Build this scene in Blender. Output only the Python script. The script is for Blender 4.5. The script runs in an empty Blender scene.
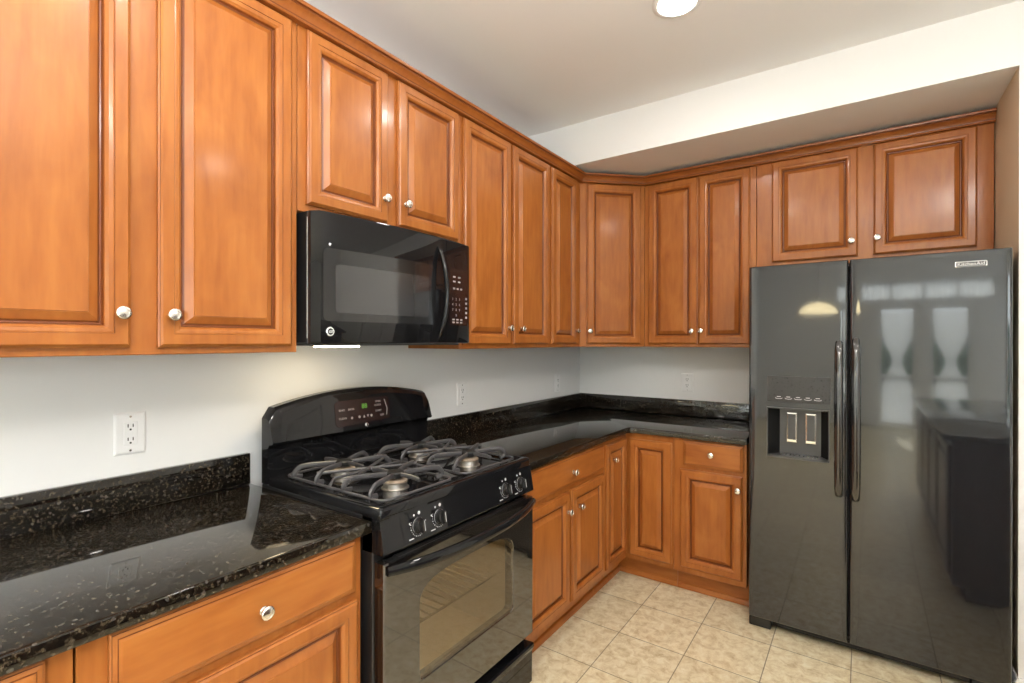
import bpy, bmesh, math, random
from mathutils import Vector, Matrix
random.seed(7)
PI = math.pi
SC = bpy.context.scene
COL = SC.collection

# ------------------------------------------------------------------ camera
cam_d = bpy.data.cameras.new('camera')
cam_d.sensor_width = 36.0
cam_d.lens = 500.95 / 1024 * 36.0
cam_d.clip_start = 0.02
cam = bpy.data.objects.new('camera', cam_d)
COL.objects.link(cam)
FW = Vector((-0.57409053, 0.81879138, -0.00085868))
RT = Vector((0.81879054, 0.57409117, 0.00117843))
UP = RT.cross(FW)
cam.matrix_world = Matrix(((RT.x, UP.x, -FW.x, 1.71246),
                           (RT.y, UP.y, -FW.y, -3.31285),
                           (RT.z, UP.z, -FW.z, 1.34393),
                           (0, 0, 0, 1)))
SC.camera = cam

# ------------------------------------------------------------------ world, exposure
world = bpy.data.worlds.new('world')
SC.world = world
world.use_nodes = True
bg = world.node_tree.nodes['Background']
bg.inputs[0].default_value = (0.95, 0.98, 1.0, 1)
bg.inputs[1].default_value = 4.2
SC.view_settings.view_transform = 'Standard'
SC.view_settings.look = 'None'
SC.view_settings.gamma = 1.0
SC.view_settings.use_curve_mapping = False
SC.view_settings.exposure = 1.03
SC.cycles.use_denoising = True
SC.cycles.sample_clamp_indirect = 6.0
SC.cycles.caustics_reflective = False
SC.cycles.caustics_refractive = False
CAN_L = 70.0          # radiance of the recessed ceiling lamps
CAN_COL = (1.0, 0.95, 0.88)
HOOD_L = 16.0         # radiance of the cooktop lamp under the microwave

# low sun behind the house, on the glazed doors and their curtains
sun_d = bpy.data.lights.new('sun', 'SUN')
sun_d.energy = 13.0; sun_d.angle = math.radians(1.0); sun_d.color = (1.0, 0.97, 0.92)
sun = bpy.data.objects.new('sun', sun_d)
COL.objects.link(sun)
sun.location = (3, -14, 6)
sun.rotation_euler = Vector((0.12, 0.80, -0.58)).to_track_quat('-Z', 'Y').to_euler()
# added fill lamp behind the camera, pointing up to brighten the ceiling
lamp_d = bpy.data.lights.new('bounce_lamp', 'AREA')
lamp_d.shape = 'SQUARE'; lamp_d.size = 0.7; lamp_d.energy = 46.0; lamp_d.color = (1.0, 0.98, 0.95)
lamp = bpy.data.objects.new('bounce_lamp', lamp_d)
COL.objects.link(lamp)
lamp.location = (2.0, -3.55, 1.75)
lamp.rotation_euler = (math.radians(180), 0, 0)

# room dimensions
CEIL = 2.607
SOFFIT_Z, SOFFIT_Y = 2.367, -0.717
ALC_X = 2.184
ROOM_X, ROOM_Y = 4.6, -8.0

# ------------------------------------------------------------------ materials
def new_mat(name):
    m = bpy.data.materials.new(name)
    m.use_nodes = True
    nt = m.node_tree
    return m, nt, nt.nodes['Principled BSDF']

def plain(name, col, rough=0.5, metal=0.0, coat=0.0, coat_rough=0.05, spec=0.5, bump=0.0, bscale=200):
    m, nt, b = new_mat(name)
    b.inputs['Base Color'].default_value = (*col, 1)
    b.inputs['Roughness'].default_value = rough
    b.inputs['Metallic'].default_value = metal
    b.inputs['Coat Weight'].default_value = coat
    b.inputs['Coat Roughness'].default_value = coat_rough
    b.inputs['Specular IOR Level'].default_value = spec
    n = nt.nodes.new('ShaderNodeTexNoise')
    tc = nt.nodes.new('ShaderNodeTexCoord')
    nt.links.new(tc.outputs['Object'], n.inputs['Vector'])
    n.inputs['Scale'].default_value = bscale
    if bump:
        bp = nt.nodes.new('ShaderNodeBump')
        bp.inputs['Strength'].default_value = bump
        bp.inputs['Distance'].default_value = 0.002
        nt.links.new(n.outputs['Fac'], bp.inputs['Height'])
        nt.links.new(bp.outputs['Normal'], b.inputs['Normal'])
    else:
        mr = nt.nodes.new('ShaderNodeMapRange')
        mr.inputs['To Min'].default_value = max(0.0, rough * 0.93)
        mr.inputs['To Max'].default_value = rough * 1.07
        nt.links.new(n.outputs['Fac'], mr.inputs['Value'])
        nt.links.new(mr.outputs['Result'], b.inputs['Roughness'])
    return m

def ramp(nt, stops):
    r = nt.nodes.new('ShaderNodeValToRGB')
    el = r.color_ramp.elements
    while len(el) < len(stops):
        el.new(0.5)
    for e, (p, c) in zip(el, stops):
        e.position = p
        e.color = (*c, 1)
    return r

def wood(name, dark, mid, light, vertical=True):
    m, nt, b = new_mat(name)
    L = nt.links.new
    tc = nt.nodes.new('ShaderNodeTexCoord')
    oi = nt.nodes.new('ShaderNodeObjectInfo')
    vm = nt.nodes.new('ShaderNodeVectorMath'); vm.operation = 'SCALE'
    cx = nt.nodes.new('ShaderNodeCombineXYZ')
    L(oi.outputs['Random'], cx.inputs[0]); L(oi.outputs['Random'], cx.inputs[2])
    L(cx.outputs[0], vm.inputs[0]); vm.inputs['Scale'].default_value = 17.0
    ad = nt.nodes.new('ShaderNodeVectorMath'); ad.operation = 'ADD'
    L(tc.outputs['Object'], ad.inputs[0]); L(vm.outputs[0], ad.inputs[1])
    mp = nt.nodes.new('ShaderNodeMapping')
    mp.inputs['Scale'].default_value = (1, 1, 0.12) if vertical else (0.12, 1, 1)
    L(ad.outputs[0], mp.inputs['Vector'])
    fine = nt.nodes.new('ShaderNodeTexNoise')
    fine.inputs['Scale'].default_value = 60; fine.inputs['Detail'].default_value = 5
    L(mp.outputs[0], fine.inputs['Vector'])
    mp2 = nt.nodes.new('ShaderNodeMapping')
    mp2.inputs['Scale'].default_value = (1, 1, 0.45) if vertical else (0.45, 1, 1)
    L(ad.outputs[0], mp2.inputs['Vector'])
    big = nt.nodes.new('ShaderNodeTexNoise')
    big.inputs['Scale'].default_value = 9; big.inputs['Detail'].default_value = 3
    big.inputs['Distortion'].default_value = 0.8
    L(mp2.outputs[0], big.inputs['Vector'])
    mx = nt.nodes.new('ShaderNodeMix'); mx.data_type = 'FLOAT'
    mx.inputs['Factor'].default_value = 0.42
    L(big.outputs['Fac'], mx.inputs['A']); L(fine.outputs['Fac'], mx.inputs['B'])
    r = ramp(nt, [(0.3, dark), (0.5, mid), (0.72, light)])
    L(mx.outputs['Result'], r.inputs['Fac'])
    L(r.outputs['Color'], b.inputs['Base Color'])
    b.inputs['Roughness'].default_value = 0.34
    b.inputs['Specular IOR Level'].default_value = 0.35
    b.inputs['Coat Weight'].default_value = 0.25
    b.inputs['Coat Roughness'].default_value = 0.14
    return m

W_D, W_M, W_L = (0.285, 0.083, 0.015), (0.375, 0.121, 0.024), (0.45, 0.162, 0.036)
M = {}
M['wood'] = wood('stained_maple', W_D, W_M, W_L)
M['wood_h'] = wood('stained_maple_across', W_D, W_M, W_L, False)
M['glaze'] = wood('dark_glaze_in_grooves', (0.14, 0.035, 0.008), (0.17, 0.045, 0.010), (0.20, 0.055, 0.013))  # darker wood tone for the grooves
M['crown'] = wood('stained_maple_crown', (0.25, 0.070, 0.013), (0.30, 0.09, 0.017), (0.36, 0.115, 0.024), False)
M['wall'] = plain('wall_paint', (0.82, 0.82, 0.815), 0.55, bump=0.05, bscale=350)
M['tan'] = plain('tan_wall_paint', (0.74, 0.62, 0.45), 0.55, bump=0.05, bscale=350)  # even tan tone, alcove wall only
M['ceil'] = plain('ceiling_paint', (0.85, 0.845, 0.84), 0.8, bump=0.04, bscale=300)
M['white'] = plain('white_trim_paint', (0.84, 0.84, 0.83), 0.35)
M['plastic'] = plain('white_plastic', (0.86, 0.86, 0.86), 0.3)
M['slot'] = plain('dark_slot', (0.012, 0.012, 0.012), 0.7, spec=0.1)
M['oven_door'] = plain('black_oven_door_glass', (0.012, 0.010, 0.009), 0.05, coat=1.0, coat_rough=0.03, spec=1.0)
M['nickel'] = plain('brushed_nickel', (0.80, 0.77, 0.72), 0.26, 1.0)
M['black'] = plain('black_enamel', (0.008, 0.008, 0.009), 0.035, spec=0.35)
M['black_gloss'] = plain('black_gloss_handle', (0.012, 0.012, 0.013), 0.09, coat=1.0, spec=0.8)
M['black_side'] = plain('black_painted_side', (0.012, 0.012, 0.013), 0.42)
M['black_plastic'] = plain('black_plastic', (0.012, 0.012, 0.013), 0.2)
M['fridge'] = plain('black_fridge_finish', (0.015, 0.016, 0.019), 0.07, coat=1.0, coat_rough=0.04)
M['fridge_panel'] = plain('fridge_control_plastic', (0.035, 0.035, 0.036), 0.28)
M['fridge_dark'] = plain('fridge_dark_plastic', (0.01, 0.01, 0.01), 0.35)
M['fridge_grey'] = plain('fridge_grey_plastic', (0.07, 0.07, 0.072), 0.3)
M['chrome'] = plain('chrome', (0.82, 0.82, 0.83), 0.15, 1.0)
M['iron'] = plain('cast_iron_grate', (0.06, 0.057, 0.06), 0.36, bump=0.1, bscale=400)
M['hub'] = plain('black_grate_hub', (0.01, 0.01, 0.01), 0.5)
M['alu'] = plain('burner_aluminium', (0.62, 0.58, 0.54), 0.38, 1.0)
M['cap'] = plain('burner_cap_enamel', (0.30, 0.23, 0.17), 0.4)
M['grey_mark'] = plain('light_grey_print', (0.62, 0.62, 0.64), 0.5)
M['dim_mark'] = plain('dim_grey_print', (0.30, 0.28, 0.28), 0.5)
M['mw_window'] = plain('microwave_window', (0.035, 0.035, 0.037), 0.10, coat=1.0, coat_rough=0.03)
M['mw_frame'] = plain('microwave_glass_border', (0.012, 0.012, 0.013), 0.12, coat=0.6)
M['oven_inside'] = plain('oven_enamel', (0.55, 0.46, 0.32), 0.4)
M['rack'] = plain('oven_rack_steel', (0.75, 0.72, 0.66), 0.25, 1.0)
M['display'] = plain('display_panel', (0.022, 0.010, 0.009), 0.15)
M['island'] = wood('dark_stained_island', (0.05, 0.015, 0.008), (0.07, 0.02, 0.01), (0.09, 0.027, 0.013))
M['leaf'] = plain('hedge_leaves', (0.03, 0.06, 0.035), 0.7, bump=0.6, bscale=30)
M['lawn'] = plain('pale_patio_stone', (0.62, 0.61, 0.58), 0.9, bump=0.4, bscale=60)  # kept pale to bounce light onto the curtains
M['gasket'] = plain('grey_gasket', (0.05, 0.05, 0.05), 0.6)

def emit(name, col, s):
    m, nt, b = new_mat(name)
    b.inputs['Base Color'].default_value = (*col, 1)
    b.inputs['Emission Color'].default_value = (*col, 1)
    b.inputs['Emission Strength'].default_value = s
    return m
M['can'] = emit('lamp_diffuser', CAN_COL, CAN_L)
M['hood'] = emit('cooktop_lamp', (1.0, 0.80, 0.50), HOOD_L)
M['flush'] = emit('ceiling_light_glass', (1.0, 0.95, 0.89), 33.0)
M['pendant'] = emit('pendant_glass', (1.0, 0.84, 0.50), 5.0)
M['oven_lamp'] = emit('oven_lamp_glass', (1.0, 0.85, 0.6), 25.0)
M['green'] = emit('green_digits', (0.10, 0.30, 0.04), 0.12)

def granite():
    m, nt, b = new_mat('black_granite')
    L = nt.links.new
    tc = nt.nodes.new('ShaderNodeTexCoord')
    v = nt.nodes.new('ShaderNodeTexVoronoi'); v.inputs['Scale'].default_value = 170
    L(tc.outputs['Object'], v.inputs['Vector'])
    n = nt.nodes.new('ShaderNodeTexNoise'); n.inputs['Scale'].default_value = 105; n.inputs['Detail'].default_value = 6
    n.inputs['Roughness'].default_value = 0.7
    L(tc.outputs['Object'], n.inputs['Vector'])
    r = ramp(nt, [(0.40, (0.003, 0.003, 0.003)), (0.52, (0.012, 0.009, 0.006)), (0.60, (0.036, 0.027, 0.017)), (0.70, (0.115, 0.095, 0.065))])
    L(n.outputs['Fac'], r.inputs['Fac'])
    r2 = ramp(nt, [(0.0, (0.0, 0.0, 0.0)), (0.93, (0.0, 0.0, 0.0)), (0.98, (0.05, 0.045, 0.04))])
    sep = nt.nodes.new('ShaderNodeSeparateColor')
    L(v.outputs['Color'], sep.inputs[0]); L(sep.outputs[0], r2.inputs['Fac'])
    mx = nt.nodes.new('ShaderNodeMix'); mx.data_type = 'RGBA'; mx.blend_type = 'ADD'
    mx.inputs['Factor'].default_value = 1.0
    L(r.outputs['Color'], mx.inputs['A']); L(r2.outputs['Color'], mx.inputs['B'])
    L(mx.outputs['Result'], b.inputs['Base Color'])
    b.inputs['Roughness'].default_value = 0.05
    b.inputs['IOR'].default_value = 1.6
    return m
M['granite'] = granite()

TILE = 0.294
def tile():
    m, nt, b = new_mat('beige_floor_tile')
    L = nt.links.new
    tc = nt.nodes.new('ShaderNodeTexCoord')
    mp = nt.nodes.new('ShaderNodeMapping')
    mp.inputs['Location'].default_value = (-0.7913 + 10 * TILE, 0.842 + 40 * TILE, 0)
    L(tc.outputs['Object'], mp.inputs['Vector'])
    br = nt.nodes.new('ShaderNodeTexBrick')
    br.offset = 0.0; br.squash = 1.0
    br.inputs['Scale'].default_value = 1.0
    br.inputs['Brick Width'].default_value = TILE
    br.inputs['Row Height'].default_value = TILE
    br.inputs['Mortar Size'].default_value = 0.0022
    br.inputs['Mortar Smooth'].default_value = 0.15
    br.inputs['Color1'].default_value = (0.88, 0.88, 0.88, 1)
    br.inputs['Color2'].default_value = (1.0, 1.0, 1.0, 1)
    br.inputs['Mortar'].default_value = (0.36, 0.34, 0.32, 1)
    L(mp.outputs[0], br.inputs['Vector'])
    n = nt.nodes.new('ShaderNodeTexNoise'); n.inputs['Scale'].default_value = 24; n.inputs['Detail'].default_value = 9
    n.inputs['Roughness'].default_value = 0.72; n.inputs['Distortion'].default_value = 0.5
    L(tc.outputs['Object'], n.inputs['Vector'])
    r = ramp(nt, [(0.30, (0.50, 0.37, 0.20)), (0.43, (0.68, 0.56, 0.35)), (0.54, (0.80, 0.70, 0.48)), (0.68, (0.88, 0.81, 0.63))])
    L(n.outputs['Fac'], r.inputs['Fac'])
    mx = nt.nodes.new('ShaderNodeMix'); mx.data_type = 'RGBA'; mx.blend_type = 'MULTIPLY'
    mx.inputs['Factor'].default_value = 1.0
    L(r.outputs['Color'], mx.inputs['A']); L(br.outputs['Color'], mx.inputs['B'])
    L(mx.outputs['Result'], b.inputs['Base Color'])
    b.inputs['Roughness'].default_value = 0.32
    bp = nt.nodes.new('ShaderNodeBump'); bp.inputs['Strength'].default_value = 0.5; bp.inputs['Distance'].default_value = 0.002
    bp.invert = True
    L(br.outputs['Fac'], bp.inputs['Height']); L(bp.outputs['Normal'], b.inputs['Normal'])
    return m
M['tile'] = tile()

def glass(name, tint, amount):
    """A thin pane: part clear, part mirror by Fresnel."""
    m, nt, b = new_mat(name)
    L = nt.links.new
    tr = nt.nodes.new('ShaderNodeBsdfTransparent'); tr.inputs[0].default_value = (*tint, 1)
    gl = nt.nodes.new('ShaderNodeBsdfGlossy'); gl.inputs['Roughness'].default_value = 0.03
    fr = nt.nodes.new('ShaderNodeFresnel')
    ge = nt.nodes.new('ShaderNodeNewGeometry')          # both faces of the pane reflect alike
    mr = nt.nodes.new('ShaderNodeMapRange')
    mr.inputs['To Min'].default_value = amount; mr.inputs['To Max'].default_value = 1.0 / amount
    L(ge.outputs['Backfacing'], mr.inputs['Value']); L(mr.outputs['Result'], fr.inputs['IOR'])
    mx = nt.nodes.new('ShaderNodeMixShader')
    L(fr.outputs[0], mx.inputs[0]); L(tr.outputs[0], mx.inputs[1]); L(gl.outputs[0], mx.inputs[2])
    L(mx.outputs[0], nt.nodes['Material Output'].inputs['Surface'])
    return m
M['oven_glass'] = glass('oven_window_glass', (0.80, 0.75, 0.66), 2.0)
M['pane'] = glass('window_glass', (0.93, 0.96, 0.96), 1.45)

def curtain_mat():
    m, nt, b = new_mat('white_curtain_cloth')
    L = nt.links.new
    df = nt.nodes.new('ShaderNodeBsdfDiffuse'); df.inputs[0].default_value = (0.85, 0.85, 0.84, 1)
    tl = nt.nodes.new('ShaderNodeBsdfTranslucent'); tl.inputs[0].default_value = (0.8, 0.8, 0.8, 1)
    n = nt.nodes.new('ShaderNodeTexNoise'); n.inputs['Scale'].default_value = 300
    mr = nt.nodes.new('ShaderNodeMapRange'); mr.inputs['To Min'].default_value = 0.45; mr.inputs['To Max'].default_value = 0.6
    L(n.outputs['Fac'], mr.inputs['Value'])
    mx = nt.nodes.new('ShaderNodeMixShader')
    L(mr.outputs['Result'], mx.inputs[0]); L(df.outputs[0], mx.inputs[1]); L(tl.outputs[0], mx.inputs[2])
    tr = nt.nodes.new('ShaderNodeBsdfTransparent'); m2 = nt.nodes.new('ShaderNodeMixShader')
    m2.inputs[0].default_value = 0.08
    L(mx.outputs[0], m2.inputs[1]); L(tr.outputs[0], m2.inputs[2])
    L(m2.outputs[0], nt.nodes['Material Output'].inputs['Surface'])
    return m
M['curtain'] = curtain_mat()

# ------------------------------------------------------------------ mesh helpers
def box(bm, x0, x1, y0, y1, z0, z1, bev=0.0, seg=1):
    r = bmesh.ops.create_cube(bm, size=1.0)
    vs = r['verts']
    for v in vs:
        v.co.x = (x0 + x1) / 2 + v.co.x * (x1 - x0)
        v.co.y = (y0 + y1) / 2 + v.co.y * (y1 - y0)
        v.co.z = (z0 + z1) / 2 + v.co.z * (z1 - z0)
    if bev > 0:
        es = list({e for v in vs for e in v.link_edges})
        bmesh.ops.bevel(bm, geom=es, offset=bev, segments=seg, affect='EDGES', profile=0.5)

def rings(bm, rs, cap0=True, cap1=True, closed=True, mat=None):
    vv = [[bm.verts.new(p) for p in r] for r in rs]
    n = len(rs[0])
    for a, b in zip(vv[:-1], vv[1:]):
        for i in range(n if closed else n - 1):
            j = (i + 1) % n
            f = bm.faces.new((a[i], a[j], b[j], b[i]))
            if mat is not None: f.material_index = mat
    if cap0: bm.faces.new(list(reversed(vv[0])))
    if cap1: bm.faces.new(vv[-1])
    return vv

def prism(bm, poly, z0, z1, bev=0.0):
    vs = [bm.verts.new((x, y, z0)) for x, y in poly]
    ws = [bm.verts.new((x, y, z1)) for x, y in poly]
    n = len(poly)
    fs = [bm.faces.new(list(reversed(vs))), bm.faces.new(ws)]
    for i in range(n):
        j = (i + 1) % n
        fs.append(bm.faces.new((vs[i], vs[j], ws[j], ws[i])))
    bmesh.ops.recalc_face_normals(bm, faces=fs)
    if bev:
        es = list({e for f in fs[:2] for e in f.edges})
        bmesh.ops.bevel(bm, geom=es, offset=bev, segments=3, affect='EDGES', profile=0.5)

def basis(axis):
    a = Vector(axis).normalized()
    t = Vector((0, 0, 1)) if abs(a.z) < 0.9 else Vector((1, 0, 0))
    u = t.cross(a).normalized()
    return u, a.cross(u), a

def lathe(bm, org, axis, prof, seg=20, cap0=True, cap1=True):
    u, w, a = basis(axis)
    o = Vector(org)
    rs = []
    for r, h in prof:
        rs.append([o + a * h + (u * math.cos(2 * PI * k / seg) + w * math.sin(2 * PI * k / seg)) * max(r, 1e-5) for k in range(seg)])
    rings(bm, rs, cap0, cap1)

def tube(bm, pts, r, seg=8, closed=False, sx=1.0, sy=1.0, ref=None):
    pts = [Vector(p) for p in pts]
    n = len(pts)
    rs = []
    prev = None
    for i in range(n):
        if closed: t = (pts[(i + 1) % n] - pts[i - 1])
        else: t = pts[min(i + 1, n - 1)] - pts[max(i - 1, 0)]
        t.normalize()
        if prev is None:
            h = Vector(ref) if ref else (Vector((0, 0, 1)) if abs(t.z) < 0.9 else Vector((1, 0, 0)))
            u = (h - t * h.dot(t)).normalized()
        else:
            u = (prev - t * prev.dot(t)).normalized()
        prev = u
        w = t.cross(u)
        rr = r[i] if isinstance(r, (list, tuple)) else r
        rs.append([pts[i] + u * math.cos(2 * PI * k / seg) * rr * sx + w * math.sin(2 * PI * k / seg) * rr * sy for k in range(seg)])
    if closed:
        rs.append(rs[0])
        vv = [[bm.verts.new(p) for p in q] for q in rs[:-1]]
        vv.append(vv[0])
        for a, b in zip(vv[:-1], vv[1:]):
            for i in range(seg):
                j = (i + 1) % seg
                bm.faces.new((a[i], a[j], b[j], b[i]))
    else:
        rings(bm, rs)

def text(bm, s, x, y, z, size, ext=0.0004, align='CENTER', shear=0.0, tilt=0.0):
    """Letters standing on the local x axis, facing local -y."""
    c = bpy.data.curves.new('lettering', 'FONT')
    c.body = s; c.size = size; c.extrude = ext; c.align_x = align; c.align_y = 'CENTER'; c.shear = shear
    c.resolution_u = 3
    o = bpy.data.objects.new('lettering', c)
    COL.objects.link(o)
    bpy.context.view_layer.update()
    me = bpy.data.meshes.new_from_object(o.evaluated_get(bpy.context.evaluated_depsgraph_get()))
    bpy.data.objects.remove(o)
    bpy.data.curves.remove(c)
    ct, st = math.cos(tilt), math.sin(tilt)
    for v in me.vertices:
        a, b, e = v.co
        v.co = (x + a, y - e * ct + b * st, z + b * ct + e * st)
    bm.from_mesh(me)
    bpy.data.meshes.remove(me)

def obj(name, bm, mat, parent=None, smooth=True, ang=32, loc=None):
    bmesh.ops.recalc_face_normals(bm, faces=bm.faces[:])
    if smooth:
        lim = math.radians(ang)
        for f in bm.faces: f.smooth = True
        for e in bm.edges:
            if len(e.link_faces) == 2 and e.calc_face_angle(0) > lim: e.smooth = False
    me = bpy.data.meshes.new(name)
    bm.to_mesh(me); bm.free()
    mats = mat if isinstance(mat, (list, tuple)) else [mat]
    for m in mats: me.materials.append(M[m])
    o = bpy.data.objects.new(name, me)
    COL.objects.link(o)
    if parent: o.parent = parent
    if loc: o.location = loc
    return o

def thing(name, label, cat, loc=(0, 0, 0), rz=0.0, group=None):
    o = bpy.data.objects.new(name, None)
    COL.objects.link(o)
    o.empty_display_size = 0.1
    o.location = loc; o.rotation_euler = (0, 0, rz)
    o['label'] = label; o['category'] = cat
    if group: o['group'] = group
    return o

def tag(o, label, cat, group=None):
    o['label'] = label; o['category'] = cat
    if group: o['group'] = group
    return o

def struct(name, bm, m, label=None, cat=None):
    o = obj(name, bm, m)
    o['kind'] = 'structure'
    if label: o['label'] = label
    if cat: o['category'] = cat
    return o

B = bmesh.new
R90 = PI / 2

# ------------------------------------------------------------------ room shell
b = B(); box(b, -0.12, ROOM_X + 0.12, ROOM_Y - 0.12, 0.12, -0.1, 0.0)
struct('floor', b, 'tile', 'beige mottled square tile floor with thin dark grout', 'floor')
b = B(); box(b, -0.12, ROOM_X + 0.12, ROOM_Y - 0.12, 0.12, CEIL, CEIL + 0.1)
struct('ceiling', b, 'ceil', 'flat off white ceiling with recessed lamp', 'ceiling')
b = B(); box(b, -0.12, 0.0, ROOM_Y - 0.12, 0.12, 0.0, CEIL)
struct('wall_left', b, 'wall', 'white painted wall behind the gas range', 'wall')
b = B(); box(b, 0.0, ALC_X, 0.0, 0.12, 0.0, CEIL)
struct('wall_back', b, 'wall', 'white painted wall behind corner counter and refrigerator', 'wall')
b = B(); box(b, 0.0, ALC_X, SOFFIT_Y, 0.0, SOFFIT_Z, CEIL)
struct('wall_soffit', b, 'wall', 'white dropped soffit above the back wall cabinets', 'soffit')
# alcove end wall (tan inside) and the white wall running on to the right of it
b = B(); box(b, ALC_X, ALC_X + 0.004, SOFFIT_Y + 0.003, 0.0, 0.0, SOFFIT_Z)
struct('wall_alcove', b, 'tan', 'tan painted alcove wall right of the refrigerator', 'wall')
b = B()
DX0, DX1, DZ = 2.62, 3.32, 1.95
box(b, ALC_X + 0.004, DX0, SOFFIT_Y, 0.12, 0.0, CEIL)
box(b, ALC_X, ALC_X + 0.004, SOFFIT_Y, SOFFIT_Y + 0.003, 0.0, CEIL)
box(b, ALC_X, ALC_X + 0.004, SOFFIT_Y + 0.003, 0.0, SOFFIT_Z, CEIL)
box(b, DX1, ROOM_X, SOFFIT_Y, 0.12, 0.0, CEIL)
box(b, DX0, DX1, SOFFIT_Y, 0.12, DZ, CEIL)
struct('wall_right', b, 'wall', 'white painted wall end right of refrigerator', 'wall')
# white six panel door in that wall, seen only as a reflection in the black appliances
b = B()
box(b, DX0 + 0.003, DX1 - 0.003, SOFFIT_Y + 0.03, SOFFIT_Y + 0.07, 0.005, DZ - 0.003)
for cx in (DX0 + 0.19, DX1 - 0.19):
    for z0, z1 in ((0.2, 0.75), (0.87, 1.45), (1.55, 1.8)):
        rs = []
        for ins, d in ((0, 0.03), (0.012, 0.022), (0.03, 0.024), (0.05, 0.018)):
            x0, x1 = cx - 0.12 + ins, cx + 0.12 - ins
            y = SOFFIT_Y + d
            rs.append([(x0, y, z0 + ins), (x1, y, z0 + ins), (x1, y, z1 - ins), (x0, y, z1 - ins)])
        rings(b, rs, cap0=False)
struct('door_3', b, 'white', 'white paneled door beside the refrigerator alcove', 'door')
b = B()
for x in (DX0 - 0.07, DX1):
    box(b, x, x + 0.07, SOFFIT_Y - 0.015, SOFFIT_Y, 0.0, DZ + 0.07, 0.004)
box(b, DX0, DX1, SOFFIT_Y - 0.015, SOFFIT_Y, DZ, DZ + 0.07, 0.004)
struct('trim_3', b, 'white', 'white casing around the paneled door', 'trim')
# baseboards
def baseboard_profile(t=0.014, h=0.10):
    return [(0, 0), (t + 0.006, 0), (t + 0.006, 0.012), (t, 0.018), (t, h - 0.03), (t - 0.004, h - 0.02), (t - 0.004, h - 0.012), (t - 0.009, h), (0, h)]
b = B()
rings(b, [[(ALC_X - d, y, z) for d, z in baseboard_profile()] for y in (-0.001, SOFFIT_Y - 0.014)])
rings(b, [[(x, SOFFIT_Y - d, z) for d, z in baseboard_profile()] for x in (ALC_X - 0.0, DX0 - 0.072)])
struct('baseboard_right', b, 'white', 'white molded baseboard right of the refrigerator', 'baseboard')
b = B()
EY0, EY1, EZ0, EZ1 = -7.7, -4.5, 0.15, 2.3
box(b, ROOM_X, ROOM_X + 0.12, ROOM_Y, EY0, 0.0, CEIL); box(b, ROOM_X, ROOM_X + 0.12, EY1, 0.12, 0.0, CEIL)
box(b, ROOM_X, ROOM_X + 0.12, EY0, EY1, 0.0, EZ0); box(b, ROOM_X, ROOM_X + 0.12, EY0, EY1, EZ1, CEIL)
struct('wall_east', b, 'wall', 'white painted far side wall behind the camera', 'wall')
# rear wall with two glazed doors and a transom above them
GX = [(1.80, 2.36), (2.55, 3.11)]
TX0, TX1, TZ0, TZ1 = 1.50, 3.42, 1.99, 2.29
DOOR_T = 1.93
b = B()
Y0, Y1 = ROOM_Y - 0.12, ROOM_Y
box(b, 0.0, TX0, Y0, Y1, 0, CEIL)
box(b, TX1, ROOM_X, Y0, Y1, 0, CEIL)
box(b, TX0, TX1, Y0, Y1, TZ1, CEIL)
box(b, TX0, TX1, Y0, Y1, DOOR_T, TZ0)
box(b, TX0, GX[0][0], Y0, Y1, 0, DOOR_T)
box(b, GX[0][1], GX[1][0], Y0, Y1, 0, DOOR_T)
box(b, GX[1][1], TX1, Y0, Y1, 0, DOOR_T)
struct('wall_rear', b, 'wall', 'white painted wall with glazed doors behind the camera', 'wall')
for k, (x0, x1) in enumerate(GX):
    b = B()
    yy0, yy1 = ROOM_Y - 0.08, ROOM_Y - 0.04
    box(b, x0, x0 + 0.05, yy0, yy1, 0.0, DOOR_T); box(b, x1 - 0.05, x1, yy0, yy1, 0.0, DOOR_T)
    box(b, x0 + 0.05, x1 - 0.05, yy0, yy1, 0.0, 0.08); box(b, x0 + 0.05, x1 - 0.05, yy0, yy1, DOOR_T - 0.09, DOOR_T)
    box(b, x0 + 0.05, x1 - 0.05, yy0, yy1, 0.78, 0.82)
    d = struct(f'door_{k+1}', b, 'white', ['white glazed garden door with tied curtain, nearer the left wall', 'white glazed garden door with tied curtain, nearer the side wall'][k], 'door')
    b = B(); box(b, x0 + 0.05, x1 - 0.05, ROOM_Y - 0.063, ROOM_Y - 0.057, 0.08, DOOR_T - 0.09)
    obj('door_glass', b, 'pane', d)
    # hourglass curtain tied in the middle
    b = B()
    NU, NV = 40, 30
    rs = []
    for j in range(NV + 1):
        t = j / NV
        z = 0.10 + t * (1.80 - 0.10)
        tie = math.exp(-((z - 1.04) / 0.25) ** 2)
        hw = 0.225 * (1 - 0.66 * tie)
        row = []
        for i in range(NU + 1):
            u = i / NU * 2 - 1
            row.append(((x0 + x1) / 2 + u * hw, ROOM_Y - 0.022 + 0.012 * math.sin(i * 1.9), z))
        rs.append(row)
    rings(b, rs, False, False, closed=False)
    tag(obj('curtain', b, 'curtain'), ['white tied curtain on glazed door nearer the left wall', 'white tied curtain on glazed door nearer the side wall'][k], 'curtain', 'curtains on the glazed doors')
# added sheer that dims the transom in the refrigerator reflection
b = B()
rs = [[(TX0 + 0.03 + (TX1 - TX0 - 0.06) * i / 120, ROOM_Y - 0.022 + 0.010 * math.sin(i * 1.3), z) for i in range(121)] for z in (TZ0 + 0.02, (TZ0 + TZ1) / 2, TZ1 - 0.01)]
rings(b, rs, False, False, closed=False)
tag(obj('valance', b, 'curtain'), 'white sheer valance across the transom window behind the camera', 'curtain')
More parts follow.
